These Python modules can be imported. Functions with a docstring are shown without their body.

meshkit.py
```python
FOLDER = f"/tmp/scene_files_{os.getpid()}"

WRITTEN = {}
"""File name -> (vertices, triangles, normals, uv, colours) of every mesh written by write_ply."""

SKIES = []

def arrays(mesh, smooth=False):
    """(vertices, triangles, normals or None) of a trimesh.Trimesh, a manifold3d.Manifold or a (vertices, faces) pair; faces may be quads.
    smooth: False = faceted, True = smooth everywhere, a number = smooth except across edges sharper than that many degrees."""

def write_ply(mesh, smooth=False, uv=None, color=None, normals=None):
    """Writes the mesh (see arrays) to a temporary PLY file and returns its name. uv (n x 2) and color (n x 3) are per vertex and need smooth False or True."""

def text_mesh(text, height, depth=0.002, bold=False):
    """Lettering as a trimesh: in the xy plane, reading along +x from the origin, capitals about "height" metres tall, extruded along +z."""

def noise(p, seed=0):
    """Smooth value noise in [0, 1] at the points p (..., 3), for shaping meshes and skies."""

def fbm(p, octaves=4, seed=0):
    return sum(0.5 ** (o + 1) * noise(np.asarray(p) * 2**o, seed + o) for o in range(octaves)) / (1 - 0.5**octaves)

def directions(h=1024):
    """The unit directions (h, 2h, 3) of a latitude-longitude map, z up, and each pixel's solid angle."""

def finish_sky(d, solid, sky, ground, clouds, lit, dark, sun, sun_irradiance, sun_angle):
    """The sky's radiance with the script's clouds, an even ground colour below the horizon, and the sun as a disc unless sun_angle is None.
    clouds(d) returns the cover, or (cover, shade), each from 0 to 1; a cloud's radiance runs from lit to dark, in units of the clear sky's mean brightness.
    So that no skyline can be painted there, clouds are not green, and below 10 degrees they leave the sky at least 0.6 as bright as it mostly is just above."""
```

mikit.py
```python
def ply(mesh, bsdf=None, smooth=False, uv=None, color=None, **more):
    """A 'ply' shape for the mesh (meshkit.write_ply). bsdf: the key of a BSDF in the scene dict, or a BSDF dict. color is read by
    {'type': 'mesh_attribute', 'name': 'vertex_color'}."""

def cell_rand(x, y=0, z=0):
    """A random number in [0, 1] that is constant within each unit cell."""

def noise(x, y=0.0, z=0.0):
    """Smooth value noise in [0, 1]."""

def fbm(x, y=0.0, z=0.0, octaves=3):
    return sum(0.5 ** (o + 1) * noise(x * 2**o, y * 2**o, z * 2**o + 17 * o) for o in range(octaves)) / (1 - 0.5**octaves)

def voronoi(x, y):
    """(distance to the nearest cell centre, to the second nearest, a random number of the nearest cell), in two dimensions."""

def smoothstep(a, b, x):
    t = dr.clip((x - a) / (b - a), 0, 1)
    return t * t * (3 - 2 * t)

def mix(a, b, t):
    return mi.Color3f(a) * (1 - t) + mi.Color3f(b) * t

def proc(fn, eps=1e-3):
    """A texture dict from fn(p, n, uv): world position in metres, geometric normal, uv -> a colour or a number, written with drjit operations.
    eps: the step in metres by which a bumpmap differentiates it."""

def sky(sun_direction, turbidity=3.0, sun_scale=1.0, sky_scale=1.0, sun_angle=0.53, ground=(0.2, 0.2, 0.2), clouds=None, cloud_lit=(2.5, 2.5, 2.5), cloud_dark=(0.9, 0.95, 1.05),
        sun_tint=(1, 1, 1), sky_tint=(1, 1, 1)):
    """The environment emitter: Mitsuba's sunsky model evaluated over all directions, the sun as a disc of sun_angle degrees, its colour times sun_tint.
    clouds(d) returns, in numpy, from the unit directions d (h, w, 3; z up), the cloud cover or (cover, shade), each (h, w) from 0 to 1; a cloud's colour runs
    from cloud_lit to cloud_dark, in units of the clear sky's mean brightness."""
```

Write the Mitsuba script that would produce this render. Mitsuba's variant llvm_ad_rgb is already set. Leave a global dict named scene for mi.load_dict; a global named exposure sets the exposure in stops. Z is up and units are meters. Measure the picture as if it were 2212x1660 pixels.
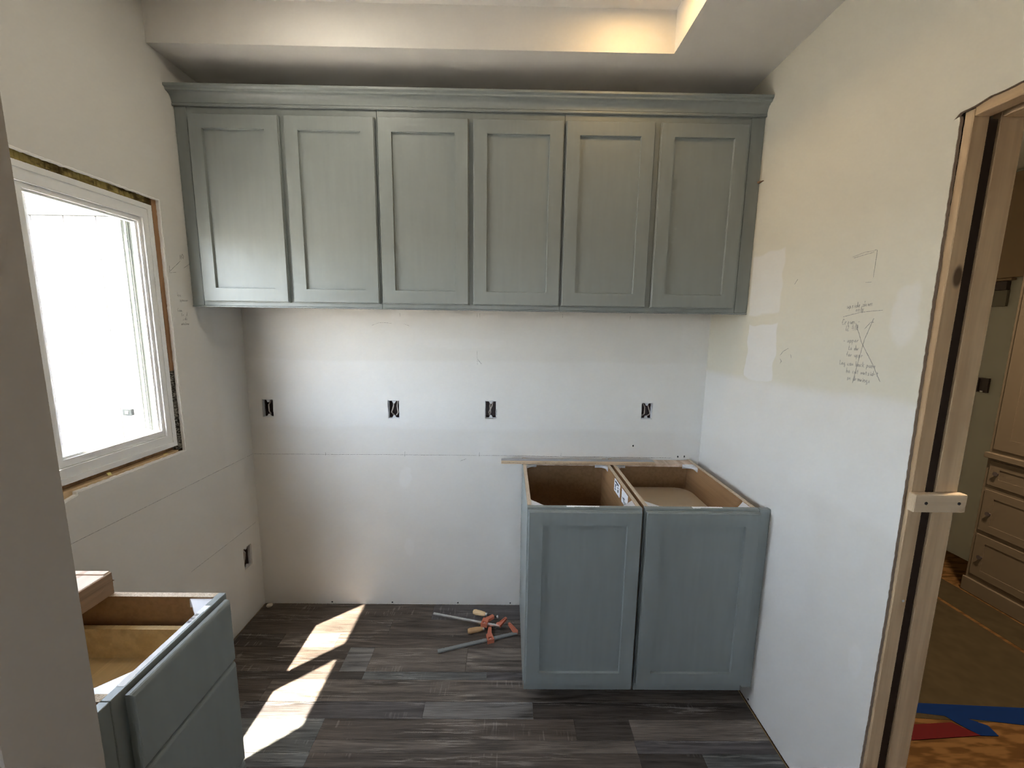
import math, random
import numpy as np, trimesh, manifold3d as m3, drjit as dr
import mitsuba as mi
import mikit
from mikit import proc, noise, fbm, cell_rand, smoothstep, mix, voronoi
from shapely.geometry import Polygon
from shapely.ops import unary_union
T = mi.ScalarTransform4f
random.seed(7); RNG = np.random.default_rng(7)
scene, labels = {}, {}

# ------------------------------------------------------------------ camera, light, exposure
CAM = np.array([-0.0204, -2.0356, 1.5652])
FWD = np.array([0.01009918, 0.98971187, -0.142718])
UP = np.array([-0.01286981, 0.14284211, 0.98966181])
scene['camera'] = {'type': 'perspective', 'fov': 2 * math.degrees(math.atan(1106 / 849.12)), 'fov_axis': 'x', 'near_clip': 0.01, 'far_clip': 200,
                   'to_world': T().look_at(origin=CAM.tolist(), target=(CAM + FWD).tolist(), up=UP.tolist())}
SUN = np.array([-0.345, -0.290, 1.0])


def thin_cloud(d):
    n = mikit.meshkit.fbm(d / (np.abs(d[..., 2:]) + .25) * 1.3 + 5, 4, 3)
    return .25 + .5 * n, .3 * n


scene['sky'] = mikit.sky(SUN, turbidity=3.0, sun_scale=2.5, sky_scale=4.8, sun_tint=(0.94, 1.0, 1.08), ground=(0.30, 0.29, 0.27), clouds=thin_cloud, cloud_lit=(1.7, 1.7, 1.7), cloud_dark=(1.0, 1.02, 1.05), sky_tint=(1.12, 1.0, 0.86))
exposure = 4.62
CAN_RADIANCE = [1.9, 1.22, 0.52]     # warm wafer light in the tray ceiling
CAN2_RADIANCE = [2.9, 2.65, 2.2]      # the paler one to its left
HALL_FILL_RADIANCE = [0.20, 0.16, 0.11]     # unseen fill lamp added in the hall behind the camera
FAR_FILL_RADIANCE = [40.0, 32.0, 22.0]  # unseen lamp added to brighten the far room walls and cabinets

# ------------------------------------------------------------------ helpers
XL, XR, CH, TZ = -1.3775, 1.0157, 2.59, 2.737     # left wall, right wall, soffit height, tray height


def key_free(k):
    if not any(s == k or s.startswith(k + '__') for s in scene) and k not in labels:
        return k
    n = 1
    while any(s == f'{k}_{n:03d}' or s.startswith(f'{k}_{n:03d}__') for s in scene) or f'{k}_{n:03d}' in labels:
        n += 1
    return f'{k}_{n:03d}'


def obj(name, mesh, bsdf, parent=None, smooth=False, uv=None, label=None, kind=None, **more):
    k = key_free((parent + '__' if parent else '') + name)
    scene[k] = mikit.ply(mesh, bsdf, smooth=smooth, uv=uv, **more)
    p = {}
    if label: p['label'] = label
    if kind: p['kind'] = kind
    if p: labels[k] = p
    return k


def thing(name, label, category, group=None):
    k = key_free(name)
    labels[k] = {'label': label, 'category': category}
    if group: labels[k]['group'] = group
    return k


def tag(k, label, category, group=None):
    labels[k] = {'label': label, 'category': category}
    if group: labels[k]['group'] = group
    return k


def rect(x0, x1, y0, y1): return Polygon([(x0, y0), (x1, y0), (x1, y1), (x0, y1)])


def tm(man):
    m = man.to_mesh()
    return trimesh.Trimesh(np.array(m.vert_properties[:, :3], float), np.array(m.tri_verts), process=False)


def hullm(pts):
    return m3.Manifold.hull_points(np.asarray(pts, float))


def mbox(x0, x1, y0, y1, z0, z1, b=0.0):
    x0, x1 = min(x0, x1), max(x0, x1); y0, y1 = min(y0, y1), max(y0, y1); z0, z1 = min(z0, z1), max(z0, z1)
    b = min(b, (x1 - x0) * .45, (y1 - y0) * .45, (z1 - z0) * .45)
    P = []
    for sx in (0, 1):
        for sy in (0, 1):
            for sz in (0, 1):
                x, y, z = (x1 if sx else x0), (y1 if sy else y0), (z1 if sz else z0)
                dx, dy, dz = (-b if sx else b), (-b if sy else b), (-b if sz else b)
                P += [(x, y + dy, z + dz), (x + dx, y, z + dz), (x + dx, y + dy, z)] if b else [(x, y, z)]
    return hullm(P)


def bx(x0, x1, y0, y1, z0, z1, b=0.0):
    return tm(mbox(x0, x1, y0, y1, z0, z1, b))


def cat(*ms):
    return trimesh.util.concatenate([tm(m) if hasattr(m, 'to_mesh') else m for m in ms])


def union(*ms):
    r = ms[0]
    for m in ms[1:]: r = r + m
    return r


def extr(poly, d):
    """shapely polygon(s) extruded along +z by d"""
    out = []
    for g in getattr(poly, 'geoms', [poly]):
        cs = m3.CrossSection([np.array(r.coords)[:-1] for r in [g.exterior, *g.interiors]], m3.FillRule.EvenOdd)
        out.append(tm(m3.Manifold.extrude(cs, d)))
    return trimesh.util.concatenate(out)


def on_plane(mesh, axis, at):
    """local (u, v, w): axis 'x' -> y=u z=v x=at+w ; axis 'y' -> x=u z=v y=at+w"""
    v = np.array(mesh.vertices); m = mesh.copy()
    o = np.stack([at + v[:, 2], v[:, 0], v[:, 1]], 1) if axis == 'x' else np.stack([v[:, 0], at + v[:, 2], v[:, 1]], 1)
    f = np.array(m.faces)
    if axis == 'y': f = f[:, ::-1]
    return trimesh.Trimesh(o, f, process=False)


def ragged(pts, step=0.02, amp=0.002, seed=1, closed=True):
    r = np.random.default_rng(seed); out = []
    P = list(pts) + ([pts[0]] if closed else [])
    for a, b in zip(P[:-1], P[1:]):
        a, b = np.array(a), np.array(b); n = max(1, int(np.linalg.norm(b - a) / step))
        d = (b - a) / (np.linalg.norm(b - a) + 1e-9); nrm = np.array([-d[1], d[0]])
        for i in range(n):
            t = i / n
            out.append(a + (b - a) * t + (nrm * r.normal(0, amp) if i else 0))
    return out


def tube(p, r, n=10):
    p = np.asarray(p, float); r = np.broadcast_to(r, len(p))
    V, F = [], []
    for i in range(len(p)):
        t = p[min(i + 1, len(p) - 1)] - p[max(i - 1, 0)]; t /= np.linalg.norm(t)
        u = np.cross(t, [0, 0, 1.0] if abs(t[2]) < .9 else [1.0, 0, 0]); u /= np.linalg.norm(u); w = np.cross(t, u)
        for k in range(n):
            a = 2 * math.pi * k / n
            V.append(p[i] + r[i] * (math.cos(a) * u + math.sin(a) * w))
    for i in range(len(p) - 1):
        for k in range(n):
            a, b = i * n + k, i * n + (k + 1) % n
            F += [[a, b, b + n], [a, b + n, a + n]]
    V += [p[0], p[-1]]; c0, c1 = len(V) - 2, len(V) - 1; L = (len(p) - 1) * n
    for k in range(n):
        F += [[c0, (k + 1) % n, k], [c1, L + k, L + (k + 1) % n]]
    m = trimesh.Trimesh(np.array(V), np.array(F), process=False)
    return m


def rgb(*c):
    """sRGB 0-255 -> linear reflectance"""
    return [((x / 255) / 12.92 if x / 255 <= .04045 else ((x / 255 + .055) / 1.055) ** 2.4) for x in c]


def diff(tex):
    return {'type': 'twosided', 'b': {'type': 'diffuse', 'reflectance': tex}}


def C(c): return {'type': 'rgb', 'value': list(c)}


def prin(base, rough=.5, metallic=0.0, spec=.5, **kw):
    return {'type': 'twosided', 'b': {'type': 'principled', 'base_color': base if isinstance(base, dict) else C(base), 'roughness': rough, 'metallic': metallic, 'specular': spec, **kw}}


# ------------------------------------------------------------------ materials
PRIMER, MUD, CARDB = (0.63, 0.615, 0.58), (0.67, 0.66, 0.635), (0.60, 0.575, 0.49)


def soft_rect(u, v, u0, u1, v0, v1, s=.012, wob=.01):
    du = wob * (noise(v * 23, u * 5 + 3) - .5) * 2; dv = wob * (noise(u * 19, v * 4 + 11) - .5) * 2
    return smoothstep(u0 - s, u0 + s, u + du) * (1 - smoothstep(u1 - s, u1 + s, u + du)) * smoothstep(v0 - s, v0 + s, v + dv) * (1 - smoothstep(v1 - s, v1 + s, v + dv))


def ell(u, v, cu, cv, ru, rv):
    d = dr.sqrt(dr.square((u - cu) / ru) + dr.square((v - cv) / rv)) + .35 * (noise(u * 40, v * 40) - .5)
    return 1 - smoothstep(.75, 1.1, d)


def grain(p):
    return .985 + .03 * fbm(p.x * 140, p.y * 140, p.z * 140, 2)


def back_wall_fn(p, n, uv):
    u, v = p.x, p.z
    up = v + .03 * (fbm(u * 2.2, 4.0, 0, 3) - .5)
    band = smoothstep(1.372, 1.392, 2 * 1.385 - up) * smoothstep(1.015, 1.045, v + .02 * (noise(u * 4, 9.0) - .5))
    c = mix(PRIMER, MUD, .75 * band)
    c = mix(c, MUD, .8 * ell(u, v, -.567, .756, .036, .066))
    c = mix(c, MUD, .6 * ell(u, v, -.557, .355, .03, .056))
    c = mix(c, MUD, .5 * ell(u, v, -.575, 1.62, .05, .03) + .4 * ell(u, v, -.25, 1.48, .25, .03))
    c = mix(c, MUD, .45 * soft_rect(u, v, .875, 1.1, .9, 1.66) + .3 * soft_rect(u, v, -.18, -.1, .85, 1.0))
    return c * grain(p)


def right_wall_fn(p, n, uv):
    u, v = p.y, p.z
    low = 1 - smoothstep(1.345, 1.395, v + .05 * (fbm(u * 3, 2.0, 0, 2) - .5))
    c = mix(CARDB, PRIMER, low)
    c = mix(c, MUD, .7 * low * smoothstep(1.0, 1.05, v))
    c = mix(c, MUD, soft_rect(u, v, -.515, -.335, 1.362, 1.588, .004, .012))
    c = mix(c, MUD, .75 * soft_rect(u, v, -.512, -.32, 1.63, 1.875, .006, .01))
    c = mix(c, MUD, .55 * ell(u, v, -1.0, 1.61, .04, .09) + .6 * ell(u, v, -1.01, .6, .025, .05))
    c = mix(c, MUD, .5 * soft_rect(u, v, -.80, .01, .52, 1.03, .03, .03))
    return c * grain(p)


def left_wall_fn(p, n, uv):
    u, v = p.y, p.z
    c = mix(PRIMER, MUD, .35 * soft_rect(u, v, -.2, .02, .0, 2.7, .01, .01) + .35 * soft_rect(u, v, -2, -.25, 1.0, 1.38, .02, .02))
    c = mix(c, MUD, .5 * ell(u, v, -.30, 2.02, .05, .05) + .4 * ell(u, v, -.45, 2.2, .06, .03))
    return c * grain(p)


def ceil_fn(p, n, uv):
    return mi.Color3f(.66, .64, .60) * grain(p)


def texture_bump(p, n, uv):
    return fbm(p.x * 90, p.y * 90, p.z * 90, 2)


def drywall(fn):
    return {'type': 'bumpmap', 'arbitrary': proc(texture_bump, 1e-3), 'scale': 0.0007, 'b': diff(proc(fn))}


scene['m_wall_back'] = diff(proc(back_wall_fn))
scene['m_wall_right'] = drywall(right_wall_fn)
scene['m_wall_left'] = drywall(left_wall_fn)
scene['m_ceiling'] = drywall(ceil_fn)


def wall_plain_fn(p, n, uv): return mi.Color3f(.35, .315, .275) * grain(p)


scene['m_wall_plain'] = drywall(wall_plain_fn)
scene['m_torn'] = diff(C((.22, .17, .13)))
scene['m_gypsum'] = diff(C((.78, .77, .74)))


def paint_fn(p, n, uv):
    g = fbm(p.x * 70 + p.y * 50, p.z * 7, p.y * 20, 3)
    return mi.Color3f(.195, .217, .209) * (.95 + .10 * g)


scene['m_paint'] = prin(proc(paint_fn), .42, spec=.4)


def wood_fn(base, dark, k=60.0, axis='z', strength=.6):
    def fn(p, n, uv):
        a, b, c = (p.x, p.y, p.z) if axis == 'z' else ((p.y, p.z, p.x) if axis == 'x' else (p.x, p.z, p.y))
        w = fbm(a * k + 2 * fbm(a * 9, b * 9, c * 1.3, 2), b * k, c * 2.2, 3)
        s = smoothstep(.35, .75, w)
        return mix(base, dark, s * strength) * (.95 + .1 * fbm(a * 300, b * 300, c * 12, 1))
    return fn


def pine_fn(p, n, uv):
    c = wood_fn((.50, .36, .22), (.36, .23, .125), 45)(p, n, uv)
    k = dr.sqrt(dr.square((p.x - 1.05) / .012) + dr.square((p.z - 1.70) / .028) + dr.square((p.y + 1.078) / .02))
    return mix((.10, .06, .035), c, smoothstep(.6, 1.2, k))


scene['m_pine'] = prin(proc(pine_fn), .6, spec=.3)
scene['m_pine_x'] = prin(proc(wood_fn((.52, .40, .27), (.38, .25, .15), 60, 'x')), .6, spec=.3)
scene['m_pine_y'] = prin(proc(wood_fn((.55, .40, .24), (.40, .26, .14), 45, 'y')), .6, spec=.3)
scene['m_grey_top'] = diff(C((.36, .36, .365)))
scene['m_block'] = prin(proc(wood_fn((.58, .46, .36), (.36, .24, .16), 50, 'y', .7)), .6, spec=.3)
scene['m_block_end'] = prin(proc(wood_fn((.27, .175, .11), (.13, .075, .04), 70, 'y', .9)), .65, spec=.3)
scene['m_laminate'] = prin(proc(wood_fn((.27, .155, .075), (.20, .11, .05), 90, 'y', .5)), .45, spec=.4)
scene['m_ply'] = prin(proc(wood_fn((.56, .42, .22), (.42, .29, .13), 40, 'y', .6)), .5, spec=.4)


def particle_fn(p, n, uv):
    s = voronoi(p.x * 520 + p.z * 90, p.y * 700)[2]
    return mix((.56, .48, .38), (.36, .28, .20), smoothstep(.5, 1.0, s))


scene['m_particle'] = diff(proc(particle_fn))
scene['m_sheet'] = prin((.50, .41, .30), .5, spec=.3)
scene['m_plastic'] = prin((.55, .56, .58), .25, spec=.5)
scene['m_paper'] = diff(C((.80, .81, .83)))
scene['m_ink'] = diff(C((.06, .06, .065)))


def pencil_fn(p, n, uv): return mi.Color3f(.16, .15, .13) + .16 * noise(p.x * 300, p.y * 300, p.z * 300)


scene['m_pencil'] = diff(proc(pencil_fn))


def floor_fn(p, n, uv):
    tone, seed = uv.x, uv.y * 97.0
    x, y = p.x, p.y
    warp = fbm(x * 1.7 + seed, y * 8, seed, 3)
    g1 = fbm(x * 2.6 + seed * 3, y * 60 + 7.0 * warp, 1.0, 3)
    g2 = fbm(x * 8 + seed, y * 240, 4.0, 2)
    blot = fbm(x * 5.5 + seed, y * 17 + 2 * warp, 6.0, 3)
    ring = .5 + .5 * dr.sin(y * 190 + 26 * fbm(x * 2.2 + seed, y * 9, 7.0, 2))
    saw = smoothstep(.68, .9, noise(x * 190 + seed, y * 28)) * smoothstep(.64, .74, fbm(x * 4 + seed, y * 14, 3.0, 2))
    worn = smoothstep(.50, .72, fbm(x * 3.1 + seed * 5, y * 24 + 3 * warp, 9.0, 3))
    t = dr.floor(tone * 10.001)
    a = mi.Color3f(.078, .063, .052)
    a = dr.select(t == 1, mi.Color3f(.052, .044, .038), a)       # dark
    a = dr.select(t == 2, mi.Color3f(.145, .138, .130), a)       # light grey
    a = dr.select(t == 3, mi.Color3f(.110, .112, .106), a)       # green grey
    a = dr.select(t == 4, mi.Color3f(.118, .099, .083), a)       # warm grey
    a = dr.select(t == 5, mi.Color3f(.076, .069, .067), a)       # cool dark
    fib = fbm(x * 26 + seed, y * 620 + 9 * warp, 2.0, 2)
    knot = smoothstep(.45, .65, fbm(x * 1.3 + seed, y * 6, 5.0, 2))
    v = .25 + .80 * g1 + .75 * (blot - .5) + .55 * (g2 - .5) + .50 * (fib - .5) + .42 * (ring - .5) * knot + .30
    c = a * dr.maximum(v, .22)
    c = c + mi.Color3f(.100, .095, .088) * worn * smoothstep(.40, .62, g2) * smoothstep(.35, .6, fib)
    return c + mi.Color3f(.075, .071, .066) * saw * (.5 + .5 * g2)


def floor_bump(p, n, uv):
    seed = uv.y * 97.0
    return fbm(p.x * 9 + seed, p.y * 230, 4.0, 2)


scene['m_floor'] = {'type': 'twosided', 'b': {'type': 'principled', 'base_color': proc(floor_fn), 'roughness': .42, 'specular': .35}}
scene['m_subfloor'] = diff(C((.30, .22, .12)))
scene['m_vinyl'] = prin((.74, .74, .73), .3, spec=.5)
scene['m_liner'] = diff(C((.085, .092, .080)))
scene['m_glass'] = {'type': 'thindielectric'}
scene['m_steel'] = prin((.88, .88, .88), .32, metallic=1.0)
scene['m_steel_dull'] = prin((.26, .28, .28), .5, metallic=.6)
scene['m_clamp_red'] = prin((.48, .15, .085), .4, spec=.5)
scene['m_handle_light'] = prin(proc(wood_fn((.62, .46, .27), (.48, .32, .16), 120, 'x')), .4)
scene['m_handle_dark'] = prin(proc(wood_fn((.44, .27, .13), (.32, .18, .08), 120, 'x')), .45)
scene['m_black'] = prin((.02, .02, .022), .5)
scene['m_box_dark'] = prin((.06, .045, .045), .6)
scene['m_cable'] = prin((.45, .40, .37), .5)
scene['m_insul'] = diff(proc(lambda p, n, uv: mix((.34, .27, .10), (.10, .07, .03), smoothstep(.4, .7, fbm(p.y * 40, p.z * 60, p.x * 60, 3)))))
scene['m_fibre'] = diff(proc(lambda p, n, uv: mix((.30, .29, .26), (.035, .035, .03), smoothstep(.35, .62, fbm(p.y * 160, p.z * 330, p.x * 160, 3)))))
scene['m_framing'] = diff(proc(wood_fn((.34, .20, .11), (.18, .10, .055), 60, 'z', .8)))
scene['m_siding'] = diff(C((.32, .32, .31)))
scene['m_siding_trim'] = diff(C((.07, .074, .07)))
scene['m_ground'] = diff(C((.36, .35, .33)))
scene['m_grey_box'] = diff(C((.035, .04, .04)))
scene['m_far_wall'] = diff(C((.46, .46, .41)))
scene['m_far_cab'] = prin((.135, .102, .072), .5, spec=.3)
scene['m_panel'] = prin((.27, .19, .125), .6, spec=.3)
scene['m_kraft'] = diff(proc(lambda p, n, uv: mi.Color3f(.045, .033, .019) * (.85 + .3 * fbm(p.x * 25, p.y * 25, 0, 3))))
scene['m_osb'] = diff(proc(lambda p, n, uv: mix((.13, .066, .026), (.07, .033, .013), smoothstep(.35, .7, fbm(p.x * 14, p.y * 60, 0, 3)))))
scene['m_slot_shade'] = prin((.022, .014, .010), .6, spec=.2)  # near black, stands in for the shade deep in the jamb slot
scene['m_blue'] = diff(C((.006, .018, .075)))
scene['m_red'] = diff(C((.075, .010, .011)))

# ------------------------------------------------------------------ shell: floor
obj('floor', cat(mbox(-1.47, XR, -4.4, 0.14, -.06, -.006), mbox(-1.472, 3.4, -4.4, 1.5, -.30, -.061)), 'm_subfloor', kind='structure')
PLY_FLOOR = {}


def plank(x0, x1, y0, y1, tone):
    g = .0003
    m = bx(x0 + g, x1 - g, y0 + g, y1 - g, -.006, 0.0, .0007)
    uv = np.tile([tone / 10 + .05, RNG.random()], (len(m.vertices), 1))
    obj('plank', m, 'm_floor', 'floor', uv=uv)


XE = XR - .009
ROWS = [(-.117, .0, [(-.42, 0), (XE, 5)]),
        (-.222, -.117, [(-.62, 0), (XE, 0)]),
        (-.305, -.222, [(-1.135, 1), (-.86, 4), (XE, 0)]),
        (-.441, -.305, [(-.775, 0), (-.655, 2), (-.2, 4), (XE, 4)]),
        (-.482, -.441, [(-.657, 1), (-.1, 3), (XE, 5)]),
        (-.586, -.482, [(-1.05, 0), (XE, 4)]),
        (-.659, -.586, [(-1.1, 4), (-.35, 5), (.10, 2), (XE, 1)]),
        (-.741, -.659, [(-.738, 3), (.262, 0), (.484, 1), (XE, 4)]),
        (-.788, -.741, [(-.738, 3), (.481, 4), (XE, 5)]),
        (-.836, -.788, [(-.735, 3), (.481, 0), (.72, 1), (XE, 3)]),
        (-.93, -.836, [(-.6, 5), (.3, 0), (XE, 4)]),
        (-1.013, -.93, [(-.2, 4), (XE, 1)])]
y = -1.013
while y > -4.0:
    w = RNG.choice([.177, .09, .088]); xs = [float(RNG.uniform(-1.0, -.3)), float(RNG.uniform(0, .7)), XE]
    ROWS.append((y - w, y, [(a, int(RNG.integers(0, 6))) for a in xs])); y -= w
for (y0, y1, ends) in ROWS:
    x = XL + .004 if y1 > -1.46 else -1.35
    for (xe, t) in ends:
        if xe - x > .02: plank(x, xe, y0, y1, t)
        x = xe

# ------------------------------------------------------------------ shell: left wall with the window hole
DB = .0127
HOLE = [(-1.325, 1.027), (-.416, 1.027), (-.416, 2.036), (-1.325, 2.036)]
hole_r = ragged(HOLE, .009, .0007, 3)
chip = Polygon([(-.84, 1.03), (-.84, 1.018), (-.868, 1.012), (-.895, 1.004), (-.91, 1.008), (-.93, 1.03)])
OUT_L = (-.137, -.075, .291, .408)          # outlet hole in the left wall: y0 y1 z0 z1
left_poly = rect(-1.6, 0, 0, TZ + .02).difference(unary_union([Polygon(hole_r), chip, rect(*OUT_L)]))
obj('wall_left', on_plane(extr(left_poly, DB), 'x', XL - DB), 'm_wall_left', kind='structure')
# white gypsum core that shows along the cut edge
chips = [Polygon([(u - .004, v - .004), (u + .005, v - .003), (u + .002, v + .004)]) for u, v in ((-.73, 2.036), (-.55, 2.036), (-.525, 2.037), (-.416, 1.62), (-.415, 1.30))]
opening = unary_union([Polygon(hole_r), chip] + chips)
rim = opening.buffer(.0022, join_style=2).difference(opening.buffer(-.0055, join_style=2))
obj('cut_edge', on_plane(extr(rim, DB - .001), 'x', XL - DB - .0004), 'm_gypsum', 'wall_left', label='torn white plasterboard edge round the window')
ext = rect(-4.4, .14, -.3, 3.0).difference(rect(-1.302, -.440, 1.058, 2.008))
obj('outer_sheathing', on_plane(extr(ext, .055), 'x', -1.472), 'm_framing', 'wall_left')
obj('stud', bx(-1.4165, XL - DB - .0006, -.440, -.400, 1.37, 2.1, .001), 'm_framing', 'wall_left', label='brown stud edge in the gap beside the window')
fz = np.linspace(1.04, 1.372, 60)
obj('insulation', cat(*[mbox(-1.4165, XL - DB - .001 - .006 * RNG.random(), -.4395, -.402, a, a + .0052 + .002 * RNG.random(), .001) for a in fz]), 'm_fibre', 'wall_left', label='dark grey fibrous insulation in the gap beside the window', kind='stuff')
obj('stud', bx(-1.4165, XL - DB - .0006, -1.345, -1.303, .95, 2.1, .001), 'm_framing', 'wall_left')
obj('sill_plate', bx(-1.4165, XL - DB - .0006, -1.302, -.441, 1.0, 1.040, .001), 'm_pine_y', 'wall_left')
nI = 70
insul = cat(*[mbox(-1.4165, XL - DB - .0006 - .009 * RNG.random(), -1.302 + i * .0123, -1.302 + (i + 1) * .0123 + .003, 2.0075 + .002 * RNG.random(), 2.075, .003) for i in range(nI)])
obj('insulation', insul, 'm_insul', 'wall_left', label='mouldy yellow brown insulation above the window', kind='stuff')
foam = cat(*[hullm(np.array([[-1.393, -.72, 1.043]]) + RNG.normal(0, 1, (14, 3)) * [.003, .011, .005]), hullm(np.array([[-1.393, -.50, 1.042]]) + RNG.normal(0, 1, (12, 3)) * [.002, .008, .003])])
obj('foam_bead', foam, prin((.70, .62, .25), .7), 'wall_left', kind='stuff')

# window 1: vinyl slider
F0, F1, G0, G1 = -1.302, -.4405, 1.0585, 2.0075
FI = (-1.255, -.482, 1.110, 1.953)


def ring(x0, x1, o, i, b=.0015):
    return mbox(x0, x1, o[0], o[1], o[2], o[3], b) - mbox(x0 - .01, x1 + .01, i[0], i[1], i[2], i[3])


fr = ring(-1.490, -1.394, (F0, F1, G0, G1), FI) + ring(-1.396, -1.3905, (F0 + .001, F1 - .001, G0 + .001, G1 - .001), (F0 + .02, F1 - .02, G0 + .02, G1 - .02))
obj('window_1', tm(fr), 'm_vinyl', kind='structure')
for zx in (-1.4295, -1.460, -1.478):       # track ribs on the jamb and the sill
    obj('track', cat(mbox(zx - .0015, zx + .0015, FI[1] - .006, FI[1] + .001, FI[2], FI[3]), mbox(zx - .0015, zx + .0015, FI[0], FI[1], FI[2] - .001, FI[2] + .006)), 'm_vinyl', 'window_1')
obj('jamb_liner', cat(mbox(-1.489, -1.4325, FI[1] - .0012, FI[1] - .0002, FI[2] + .001, FI[3] - .001), mbox(-1.452, -1.449, FI[1] - .005, FI[1] - .001, FI[2] + .001, FI[3] - .001)), 'm_liner', 'window_1', label='grey green outer jamb')
S1o, S1i = (-.871, -.4825, 1.111, 1.9525), (-.847, -.4930, 1.135, 1.9375)
obj('sash', tm(ring(-1.428, -1.402, S1o, S1i)), 'm_vinyl', 'window_1')
obj('glazing_bead', tm(ring(-1.426, -1.410, S1i, (S1i[0] + .007, S1i[1] - .007, S1i[2] + .007, S1i[3] - .007))), 'm_vinyl', 'window_1__sash')
S2o, S2i = (-1.2545, -.815, 1.111, 1.9525), (-1.225, -.886, 1.135, 1.9375)
obj('sash', tm(ring(-1.458, -1.431, S2o, S2i)), 'm_vinyl', 'window_1')


def pane(x, o, parent):
    v = np.array([[x, o[0], o[2]], [x, o[1], o[2]], [x, o[1], o[3]], [x, o[0], o[3]]]); f = np.array([[0, 1, 2], [0, 2, 3]])
    obj('pane', (v, f), 'm_glass', parent, label='clear window glass')


pane(-1.418, (S1i[0] + .002, S1i[1] - .002, S1i[2] + .002, S1i[3] - .002), 'window_1__sash')
pane(-1.445, (S2i[0] - .002, S2i[1] + .002, S2i[2] - .002, S2i[3] + .002), 'window_1__sash_001')

# ------------------------------------------------------------------ back wall, right wall, front stub, ceiling
OUTB = [(-1.309, -1.251, 1.078, 1.174), (-.651, -.591, 1.079, 1.176), (-.140, -.080, 1.085, 1.180), (.688, .746, 1.092, 1.180)]
bw = rect(XL, XR, 0, TZ).difference(unary_union([Polygon(ragged([(a, c), (b, c), (b, d), (a, d)], .02, .0012, 20 + i)) for i, (a, b, c, d) in enumerate(OUTB)]))
obj('wall_back', on_plane(extr(bw, DB), 'y', 0.0), 'm_wall_back', kind='structure')
obj('sheathing', bx(XL - .15, 1.2, .10, .14, -.06, 2.9), 'm_framing', 'wall_back')
door_edge = [(-1.0700, -.0), (-1.0730, .8), (-1.0690, 1.12), (-1.0640, 1.5), (-1.0580, 2.062)]
top_edge = [(-1.0440, 2.060), (-1.056, 2.071), (-1.10, 2.074), (-1.20, 2.078), (-1.90, 2.08)]
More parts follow.
